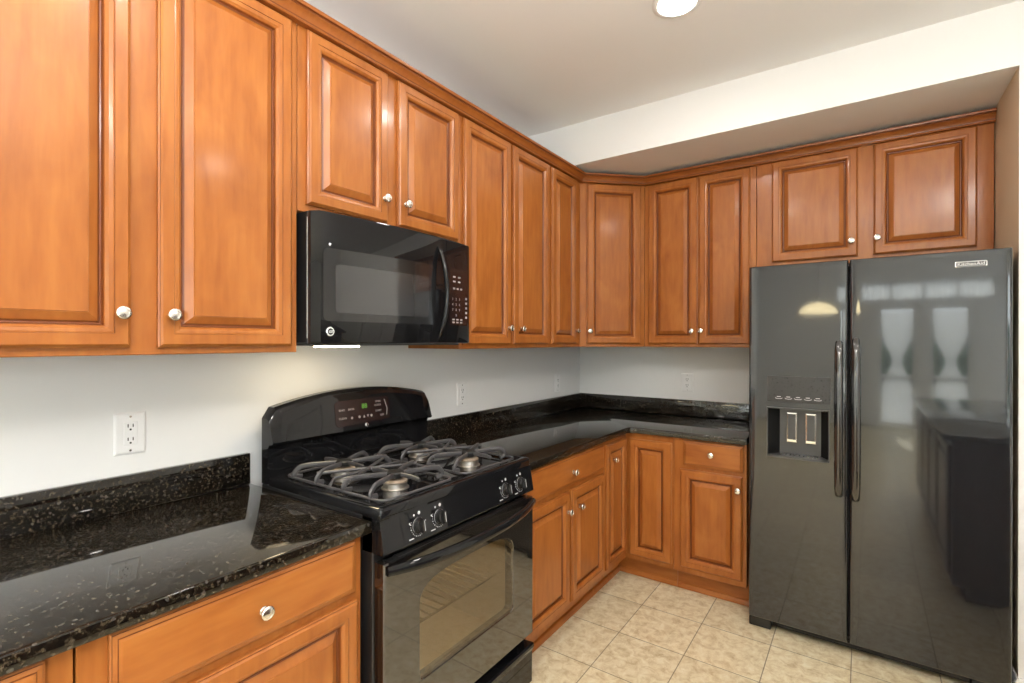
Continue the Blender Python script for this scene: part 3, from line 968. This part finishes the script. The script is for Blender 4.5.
# ------------------------------------------------------------------ microwave
MY0, MY1 = -2.430, -1.709
MH = (MY1 - MY0) / 2
t = left('microwave', 'black over-range microwave mounted under the short wall cabinet', 'microwave', (MY0 + MY1) / 2)
MZ0, MZ1 = 1.332, 1.738
b = B(); box(b, -MH, MH, -0.342, -0.003, MZ0 + 0.004, MZ1, 0.003)
mb = obj('microwave_body', b, 'black_side', t)
b = B()
tube(b, [(-MH - 0.0005, -0.340, MZ0 + 0.02), (-MH - 0.0005, -0.340, MZ1 - 0.02)], 0.0016, 6)
obj('door_gap', b, 'chrome', t)
def mface(u):                        # plan curve of the front
    s = abs(u) / MH
    e = max(0.0, (s - 0.93) / 0.07)
    return 0.412 - 0.030 * s * s - 0.026 * (1 - math.sqrt(max(0.0, 1 - min(1, e) ** 2)))
def curved(b, u0, u1, z0, z1, base, off=0.0, n=24, bz=0.006):
    rs = []
    for k in range(n + 1):
        u = u0 + (u1 - u0) * k / n
        f = mface(u) + off
        rs.append([(u, -base, z0), (u, -f + bz, z0), (u, -f + bz * 0.3, z0 + bz * 0.3), (u, -f, z0 + bz), (u, -f, z1 - bz), (u, -f + bz * 0.3, z1 - bz * 0.3), (u, -f + bz, z1), (u, -base, z1)])
    rings(b, rs)
SPL = -1.886 - (MY0 + MY1) / 2
b = B(); curved(b, -MH, SPL - 0.001, MZ0 + 0.003, MZ1 - 0.002, 0.343, n=34)
md = obj('microwave_door', b, 'black', t, ang=25)
b = B(); curved(b, SPL + 0.001, MH, MZ0 + 0.003, MZ1 - 0.002, 0.343, n=16)
mc = obj('control_panel', b, 'black', t, ang=25)
def patch(b, u0, u1, z0, z1, off, r=0.01, th=0.0006, n=16):
    """A thin panel with rounded corners that follows the bowed front."""
    def col(u):
        e = min(u - u0, u1 - u)
        return 0.0 if e >= r else r - math.sqrt(max(0.0, r * r - (r - e) ** 2))
    us = [u0 + r * (1 - math.cos(PI / 2 * k / 4)) for k in range(5)]
    us += [u0 + r + (u1 - u0 - 2 * r) * k / n for k in range(1, n)]
    us += [u1 - r * (1 - math.cos(PI / 2 * k / 4)) for k in range(4, -1, -1)]
    rs = []
    for u in us:
        c_, f = col(u), mface(u) + off
        rs.append([(u, -f, z0 + c_), (u, -f - th, z0 + c_), (u, -f - th, z1 - c_ + 1e-5), (u, -f, z1 - c_ + 1e-5)])
    rings(b, rs)
b = B(); patch(b, -0.338, 0.118, 1.404, 1.625, 0.0002, 0.016)
wf = obj('window_border', b, 'mw_frame', md, ang=20)
b = B(); patch(b, -0.300, 0.082, 1.430, 1.578, 0.0010, 0.010)
obj('window_screen', b, 'mw_window', wf, ang=20)
b = B()
hp = [(0.137, -0.396, 1.684)] + [(0.137 + 0.012 * math.sin(PI * k / 20), -(0.408 + 0.034 * math.sin(PI * k / 20) ** 0.7), 1.694 - k / 20 * 0.338) for k in range(21)] + [(0.137, -0.396, 1.366)]
tube(b, hp, [0.008] + [0.007 + 0.003 * math.sin(PI * k / 20) for k in range(21)] + [0.008], 12)
obj('handle', b, 'black', md, ang=60)
# keypad
b = B(); patch(b, SPL + 0.022, MH - 0.032, 1.405, 1.628, 0.0002, 0.006)
kp = obj('keypad', b, 'display', mc, ang=20)
b = B()
ku0, ku1 = SPL + 0.030, MH - 0.040
def km(txt, u, z, s): text(b, txt, u, -mface(u) - 0.001, z, s, 0.0003)
rows = ['123', '456', '789']
for j, r_ in enumerate(rows):
    for i, c_ in enumerate(r_):
        km(c_, ku0 + 0.010 + i * 0.023, 1.508 - j * 0.021, 0.014)
km('0', ku0 + 0.033, 1.445, 0.014)
obj('key_lettering', b, 'dim_mark', kp, smooth=False)
def key(*a):
    b3 = B(); box(b3, *a)
    obj('key', b3, 'dim_mark', kp, smooth=False)
for j, z in enumerate((1.595, 1.577)):
    for i in range(2):
        u = ku0 + 0.016 + i * 0.033
        key(u - 0.011, u + 0.011, -mface(u) - 0.0012, -mface(u) - 0.0008, z - 0.003, z + 0.003)
for i in range(3):
    u = ku0 + 0.016 + i * 0.024
    key(u - 0.009, u + 0.009, -mface(u) - 0.0012, -mface(u) - 0.0008, 1.546, 1.553)
for j in range(5):
    u = ku1 - 0.006; z = 1.515 - j * 0.019
    key(u - 0.008, u + 0.008, -mface(u) - 0.0012, -mface(u) - 0.0008, z - 0.005, z + 0.004)
for i in range(3):
    for z in (1.428, 1.417):
        u = ku0 + 0.012 + i * 0.026
        key(u - 0.010, u + 0.010, -mface(u) - 0.0012, -mface(u) - 0.0008, z - 0.003, z + 0.003)
# round monogram badge low on the door
b = B()
bu, bz_ = -0.316, 1.372
by = mface(bu)
lathe(b, (bu, -by + 0.001, bz_), (0, -1, 0), [(0.0145, 0), (0.0145, 0.002), (0.0130, 0.003), (0.0, 0.003)], 28)
bd = obj('round_badge', b, 'chrome', md)
b = B(); lathe(b, (bu, -by - 0.0019, bz_), (0, -1, 0), [(0.0108, 0), (0.0108, 0.0004)], 28)
obj('badge_field', b, 'slot', bd, smooth=False)
b = B()
tube(b, [(bu + 0.011 * math.cos(a * PI / 16), -by - 0.0021, bz_ + 0.011 * math.sin(a * PI / 16)) for a in range(32)], 0.0010, 6, closed=True)
text(b, 'GE', bu, -by - 0.0023, bz_, 0.012, 0.0005, shear=0.3)
obj('monogram', b, 'plastic', bd, smooth=False)
# grease filter plate and lamp on the underside
b = B(); box(b, -MH + 0.02, MH - 0.02, -0.33, -0.02, MZ0 - 0.004, MZ0 + 0.004, 0.002)
obj('bottom_plate', b, 'fridge_grey', t)
b = B(); box(b, -0.25, -0.12, -0.28, -0.20, MZ0 - 0.010, MZ0 - 0.0042, 0.003)
obj('cooktop_lamp', b, 'hood', t)

# ------------------------------------------------------------------ refrigerator
FX0, FX1, FSP = 1.272, 2.165, 1.6625
FC = (FX0 + FX1) / 2
t = thing('refrigerator', 'black side-by-side refrigerator with dispenser in the left door', 'refrigerator', (FC, 0, 0))
b = B(); box(b, FX0 - FC + 0.004, FX1 - FC - 0.004, -0.665, -0.04, 0.03, 1.675, 0.004)
box(b, FX0 - FC + 0.02, FX1 - FC - 0.02, -0.655, -0.05, 0.004, 0.03)
obj('refrigerator_case', b, 'black_side', t)
b = B(); box(b, FX0 - FC + 0.012, FX1 - FC - 0.012, -0.672, -0.665, 0.06, 1.67)
obj('door_gasket', b, 'gasket', t)
FZ0, FZ1 = 0.056, 1.6925
BULGE = 0.0015
def ff(u0, u1):
    def f(u):
        s = (u - (u0 + u1) / 2) / ((u1 - u0) / 2)
        e = min(u - u0, u1 - u)
        r = 0.010
        dr = 0.0 if e >= r else r - math.sqrt(max(0.0, r * r - (r - e) ** 2))
        return 0.744 + BULGE * (1 - s * s) - dr
    return f
def fridge_door(u0, u1, hole=None):
    f = ff(u0, u1)
    r = 0.010
    us = [u0 + r * (1 - math.cos(PI / 2 * k / 4)) for k in range(5)] + [u1 - r * (1 - math.cos(PI / 2 * k / 4)) for k in range(5)]
    us += [u0 + r + (u1 - u0 - 2 * r) * k / 18 for k in range(1, 18)]
    zs = [FZ0, FZ0 + 0.002, FZ0 + 0.006, 0.4, FZ1 - 0.006, FZ1 - 0.002, FZ1]
    zi = [0.006, 0.002, 0, 0, 0, 0.002, 0.006]
    zm = dict(zip(zs, zi))
    if hole:
        h0, h1, k0, k1 = hole
        us = [u for u in us if min(abs(u - h0), abs(u - h1)) > 0.004] + [h0, h1]
        for z in (k0, k1): zm[z] = 0
    us = sorted(us); zs = sorted(zm)
    b = B()
    V = {}
    for i, u in enumerate(us):
        for j, z in enumerate(zs):
            V[i, j] = b.verts.new((u, -(f(u) - zm[z]), z))
    for i in range(len(us) - 1):
        for j in range(len(zs) - 1):
            if hole and h0 - 1e-6 <= us[i] and us[i + 1] <= h1 + 1e-6 and k0 - 1e-6 <= zs[j] and zs[j + 1] <= k1 + 1e-6: continue
            b.faces.new((V[i, j], V[i + 1, j], V[i + 1, j + 1], V[i, j + 1]))
    # sides and back
    per = [(i, 0) for i in range(len(us))] + [(len(us) - 1, j) for j in range(1, len(zs))] + [(i, len(zs) - 1) for i in range(len(us) - 2, -1, -1)] + [(0, j) for j in range(len(zs) - 2, 0, -1)]
    W = [b.verts.new((V[p].co.x, -0.672, V[p].co.z)) for p in per]
    n = len(per)
    for k in range(n):
        b.faces.new((V[per[k]], W[k], W[(k + 1) % n], V[per[(k + 1) % n]]))
    b.faces.new(W)
    return b, f
HOLE = (1.350 - FC, 1.594 - FC, 0.818, 1.044)
LD = (FX0 - FC, FSP - 0.003 - FC)
RD = (FSP + 0.003 - FC, FX1 - FC)
b, fl = fridge_door(*LD, hole=HOLE)
dL = obj('freezer_door', b, 'fridge', t, ang=25)
b, fr = fridge_door(*RD)
dR = obj('refrigerator_door', b, 'fridge', t, ang=25)
# dispenser: bezel, cheeks, back, paddles, tray, icon strip
h0, h1, k0, k1 = HOLE
b = B()
y = 0.7495
rs = []
for i_, d in ((0.0, 0.742), (0.0, 0.757), (0.004, 0.757), (0.005, 0.753)):
    rs.append([(h0 + i_, -d, k0 + i_), (h1 - i_, -d, k0 + i_), (h1 - i_, -d, k1 - i_), (h0 + i_, -d, k1 - i_)])
rings(b, rs, False, False)
ds = obj('dispenser', b, 'fridge_grey', dL, smooth=False)
bk0, bk1, bd_ = h0 + 0.045, h1 - 0.035, 0.688
b = B()
for (a0, a1) in ((h0 + 0.0005, bk0), (h1 - 0.0005, bk1)):
    vs = [b.verts.new(p) for p in ((a0, -0.754, k0 + 0.001), (a1, -bd_, k0 + 0.001), (a1, -bd_, k1 - 0.001), (a0, -0.754, k1 - 0.001))]
    b.faces.new(vs)
vs = [b.verts.new(p) for p in ((h0 + 0.0005, -0.754, k1 - 0.001), (h1 - 0.0005, -0.754, k1 - 0.001), (bk1, -bd_, k1 - 0.001), (bk0, -bd_, k1 - 0.001))]
b.faces.new(vs)
obj('recess_cheek', b, 'slot', dL, smooth=False)
b = B(); box(b, bk0 - 0.002, bk1 + 0.002, -bd_, -bd_ + 0.006, k0, k1)
obj('recess_back', b, 'fridge_grey', dL)
for px0, px1 in ((1.425, 1.466), (1.500, 1.541)):
    # paddles hang just in front of the recess back
    b = B()
    a0, a1 = px0 - FC, px1 - FC
    rs = []
    for i_, d in ((0, 0.690), (0, 0.703), (0.0055, 0.704), (0.0065, 0.700)):
        rs.append([(a0 + i_, -d, 0.884 + i_), (a1 - i_, -d, 0.884 + i_), (a1 - i_, -d, 1.018 - i_), (a0 + i_, -d, 1.018 - i_)])
    rings(b, rs, True, False)
    box(b, a0 + 0.001, a1 - 0.001, -0.707, -0.700, 0.886, 0.897, 0.001)
    pd = obj('paddle', b, 'chrome', dL, smooth=False)
    b = B(); box(b, a0 + 0.0066, a1 - 0.0066, -0.7025, -0.6995, 0.898, 1.011)
    obj('paddle_face', b, 'fridge_grey', pd)
b = B()
pts = [(h0 + 0.002, -0.752)] + [(h0 + (h1 - h0) * (0.5 - 0.49 * math.cos(PI * k / 14)), -0.754 - 0.016 * math.sin(PI * k / 14)) for k in range(15)] + [(h1 - 0.002, -0.752), (bk1, -bd_ - 0.001), (bk0, -bd_ - 0.001)]
prism(b, pts, k0 + 0.001, k0 + 0.010)
obj('drip_tray', b, 'fridge_grey', dL)
b = B()
for k in range(9):
    u = bk0 + 0.012 + k * (bk1 - bk0 - 0.024) / 8
    box(b, u - 0.003, u + 0.003, -0.742, -0.705, k0 + 0.010, k0 + 0.0115)
obj('drip_grid', b, 'chrome', dL)
b = B()
pu0, pu1, pz0, pz1 = 1.350 - FC, 1.597 - FC, 1.070, 1.186
NS = 12
rs = []
for k in range(NS + 1):
    u = pu0 + (pu1 - pu0) * k / NS
    f = fl(u)
    rs.append([(u, -f + 0.001, pz0), (u, -f - 0.0018, pz0), (u, -f - 0.0022, pz0 + 0.001), (u, -f - 0.0022, pz1 - 0.001), (u, -f - 0.0018, pz1), (u, -f + 0.001, pz1)])
rings(b, rs)
ip = obj('dispenser_controls', b, 'fridge_panel', dL, ang=20)
for k in range(5):
    b = B()
    u = pu0 + 0.048 + k * 0.038
    tube(b, smooth_path([(u - 0.014, -fl(u) - 0.0024, 1.096 - 0.008), (u - 0.009, -fl(u) - 0.0024, 1.096 - 0.012), (u + 0.009, -fl(u) - 0.0024, 1.096 - 0.012), (u + 0.014, -fl(u) - 0.0024, 1.096 - 0.008)], 3), 0.0010, 6)
    box(b, u - 0.008, u + 0.008, -fl(u) - 0.0028, -fl(u) - 0.0022, 1.0915, 1.0945)
    obj('dispenser_icon', b, 'grey_mark', ip, smooth=False)
# handles
for dr_, uc, z0, z1, f in ((dL, 1.628 - FC, 0.690, 1.337, fl), (dR, 1.687 - FC, 0.681, 1.348, fr)):
    b = B()
    NS = 26
    pts, rad = [], []
    pts.append((uc, -f(uc) + 0.002, z1 - 0.012)); rad.append(0.013)
    for k in range(NS + 1):
        s = k / NS
        e = math.sin(PI * s) ** 0.35 if 0 < s < 1 else 0
        pts.append((uc, -f(uc) - 0.014 - 0.044 * e, z1 + (z0 - z1) * s)); rad.append(0.0125 + 0.0025 * e)
    pts.append((uc, -f(uc) + 0.002, z0 + 0.012)); rad.append(0.013)
    tube(b, pts, rad, 14, sx=1.0, sy=1.15, ref=(0, 1, 0))
    hd = obj('handle', b, 'black_gloss', dr_, ang=60)
    b = B()
    tube(b, [(p[0] - 0.004, p[1] - 0.0125, p[2]) for p in pts[6:-6]], 0.0035, 8)
    tube(b, [(p[0] + 0.006, p[1] - 0.0120, p[2]) for p in pts[6:-6]], 0.0025, 8)
    obj('handle_rib', b, 'black_gloss', hd, ang=60)
# name plate
b = B()
n0, n1, nz0, nz1 = 2.002 - FC, 2.094 - FC, 1.629, 1.651
uy = fr((n0 + n1) / 2)
def rrect(x0, x1, z0, z1, r, y):
    pts = []
    for cx_, cz_, a0 in ((x1 - r, z0 + r, -90), (x1 - r, z1 - r, 0), (x0 + r, z1 - r, 90), (x0 + r, z0 + r, 180)):
        for k in range(5):
            a = math.radians(a0 + 22.5 * k)
            pts.append((cx_ + r * math.cos(a), y, cz_ + r * math.sin(a)))
    return pts
rings(b, [rrect(n0, n1, nz0, nz1, 0.005, -uy + 0.003), rrect(n0, n1, nz0, nz1, 0.005, -uy - 0.0025), rrect(n0 + 0.003, n1 - 0.003, nz0 + 0.003, nz1 - 0.003, 0.003, -uy - 0.0035),
          rrect(n0 + 0.0035, n1 - 0.0035, nz0 + 0.0035, nz1 - 0.0035, 0.003, -uy - 0.0028)])
npl = obj('name_plate', b, 'chrome', dR)
b = B(); rings(b, [rrect(n0 + 0.0038, n1 - 0.0038, nz0 + 0.0038, nz1 - 0.0038, 0.003, -uy - 0.0027), rrect(n0 + 0.0038, n1 - 0.0038, nz0 + 0.0038, nz1 - 0.0038, 0.003, -uy - 0.0031)])
obj('plate_inlay', b, 'gasket', npl)
b = B(); text(b, 'KitchenAid', (n0 + n1) / 2, -uy - 0.0034, (nz0 + nz1) / 2, 0.0175, 0.0003)
obj('lettering', b, 'plastic', npl, smooth=False)
# base grille and hinge covers
b = B()
box(b, 1.364 - FC, 2.056 - FC, -0.690, -0.652, 0.012, 0.052, 0.003)
for k in range(3):
    box(b, 1.39 - FC, 2.03 - FC, -0.693, -0.690, 0.018 + k * 0.011, 0.022 + k * 0.011)
obj('base_grille', b, 'fridge_dark', t)
for a0, a1 in ((FX0 - FC - 0.002, 1.362 - FC), (2.058 - FC, FX1 - FC)):
    b = B(); box(b, a0, a1, -0.716, -0.64, 0.001, 0.050, 0.004, 2)
    obj('hinge_cover', b, 'fridge_dark', t)

# ------------------------------------------------------------------ wall outlets
def outlet(label, loc, rz, w=0.076, h=0.118, kind='decora'):
    t = thing('wall_outlet', label, 'outlet', loc, rz, 'white wall plates above the counters')
    b = B(); 
    rs = []
    for i_, d in ((0, 0.0005), (0, 0.003), (0.004, 0.0055), (0.008, 0.006)):
        rs.append([(-w / 2 + i_, -d, -h / 2 + i_), (w / 2 - i_, -d, -h / 2 + i_), (w / 2 - i_, -d, h / 2 - i_), (-w / 2 + i_, -d, h / 2 - i_)])
    rings(b, rs)
    obj('cover_plate', b, 'plastic', t, smooth=False)
    b = B(); box(b, -0.0165, 0.0165, -0.0085, -0.005, -0.033, 0.033, 0.0015)
    if kind == 'decora':
        box(b, -0.004, 0.004, -0.0095, -0.0085, -0.006, 0.004, 0.0005)
    sk = obj('socket', b, 'plastic', t)
    b = B()
    for z in (-0.019, 0.019):
        for u in (-0.0065, 0.0055):
            box(b, u - 0.0012, u + 0.0012, -0.0088, -0.0083, z - 0.001, z + 0.008)
        lathe(b, (-0.0005, -0.0083, z - 0.0075), (0, -1, 0), [(0.0027, 0), (0.0027, 0.0005)], 12)
    obj('slots', b, 'slot', sk, smooth=False)
    for z in (-0.048, 0.048):
        b = B(); lathe(b, (0, -0.0055, z), (0, -1, 0), [(0.003, 0), (0.003, 0.001), (0.0, 0.0013)], 12)
        obj('screw', b, 'nickel', t)
    return t
outlet('white outlet plate on the wall left of the gas range', (0, -2.769, 1.080), R90)
outlet('white outlet plate on the wall just right of the gas range', (0, -1.328, 1.067), R90)
outlet('white wall plate nearest the room corner on the range wall', (0, -0.334, 1.058), R90)
outlet('white outlet plate on the back wall beside the refrigerator', (0.780, 0, 1.077), 0.0)

# ------------------------------------------------------------------ ceiling lamps
def can(x, y, label):
    t = thing('recessed_ceiling_light', label, 'ceiling light', (x, y, CEIL), 0, 'recessed ceiling lights')
    b = B()
    lathe(b, (0, 0, -0.0005), (0, 0, -1), [(0.089, 0.0), (0.089, 0.003), (0.084, 0.006), (0.072, 0.007), (0.068, 0.005), (0.068, 0.0)], 40, False, False)
    obj('trim_ring', b, 'white', t)
    b = B()
    lathe(b, (0, 0, -0.001), (0, 0, -1), [(0.0675, 0.0), (0.0675, 0.003), (0.05, 0.0042), (0.0, 0.005)], 32)
    obj('diffuser', b, 'can', t)
can(1.142, -1.432, 'round white recessed lamp in the ceiling in front of the refrigerator')
for x, y, w_ in ((1.14, -2.70, 'above the gas range'), 
                 (2.75, -1.6, 'above the island end nearest the paneled door'), (2.75, -4.3, 'behind the camera beyond the island')):  # this pair is added out of view for brightness
    can(x, y, 'round white recessed lamp in the ceiling ' + w_)

t = thing('flush_ceiling_light', 'round white glass ceiling light above the island', 'ceiling light', (2.42, -3.05, CEIL))
b = B(); lathe(b, (0, 0, -0.0005), (0, 0, -1), [(0.19, 0), (0.19, 0.02), (0.17, 0.025)], 40, True, True)
obj('base', b, 'white', t)
b = B(); lathe(b, (0, 0, -0.026), (0, 0, -1), [(0.168, 0), (0.16, 0.03), (0.13, 0.055), (0.07, 0.072), (0.0, 0.077)], 40)
obj('glass_shade', b, 'flush', t)
# pendant bowl and island behind the camera, mirrored in the refrigerator doors
t = thing('pendant_light', 'warm glowing glass dome lamp hanging behind the camera', 'pendant lamp', (1.31, -5.6, CEIL))
b = B(); lathe(b, (0, 0, -0.907), (0, 0, 1), [(0.27, 0.0), (0.265, 0.02), (0.235, 0.06), (0.17, 0.10), (0.09, 0.125), (0.02, 0.135)], 40)
obj('lamp_shade', b, 'pendant', t)
b = B(); tube(b, [(0, 0, -0.773), (0, 0, -0.02)], 0.006, 8); lathe(b, (0, 0, -0.001), (0, 0, -1), [(0.06, 0), (0.06, 0.015), (0.02, 0.03)], 24)
obj('stem', b, 'nickel', t)
IX0, IX1, IY0, IY1 = 2.10, 2.85, -3.7, -1.62
t = thing('kitchen_island', 'dark stained kitchen island with paneled sides behind the camera', 'island', (0, 0, 0))
b = B(); box(b, IX0, IX1, IY0, IY1, 0.08, 0.83, 0.002); box(b, IX0 + 0.06, IX1 - 0.06, IY0 + 0.03, IY1 - 0.03, 0.0, 0.08)
obj('island_body', b, 'island', t)
for k in range(4):
    y0 = IY0 + 0.03 + k * 0.51
    b = B(); rings(b, [[(IX0 - d, y0 + 0.49 - i_, 0.12 + i_), (IX0 - d, y0 + i_, 0.12 + i_), (IX0 - d, y0 + i_, 0.80 - i_), (IX0 - d, y0 + 0.49 - i_, 0.80 - i_)] for i_, d in DOOR_PROF])
    obj('door', b, 'island', t, smooth=False)
t = thing('island_countertop', 'black granite island countertop behind the camera', 'countertop', (0, 0, 0.832))
b = B(); box(b, IX0 - 0.04, IX1 + 0.04, IY0 - 0.03, IY1 + 0.03, 0.0, 0.032, 0.004, 2)
obj('slab', b, 'granite', t)
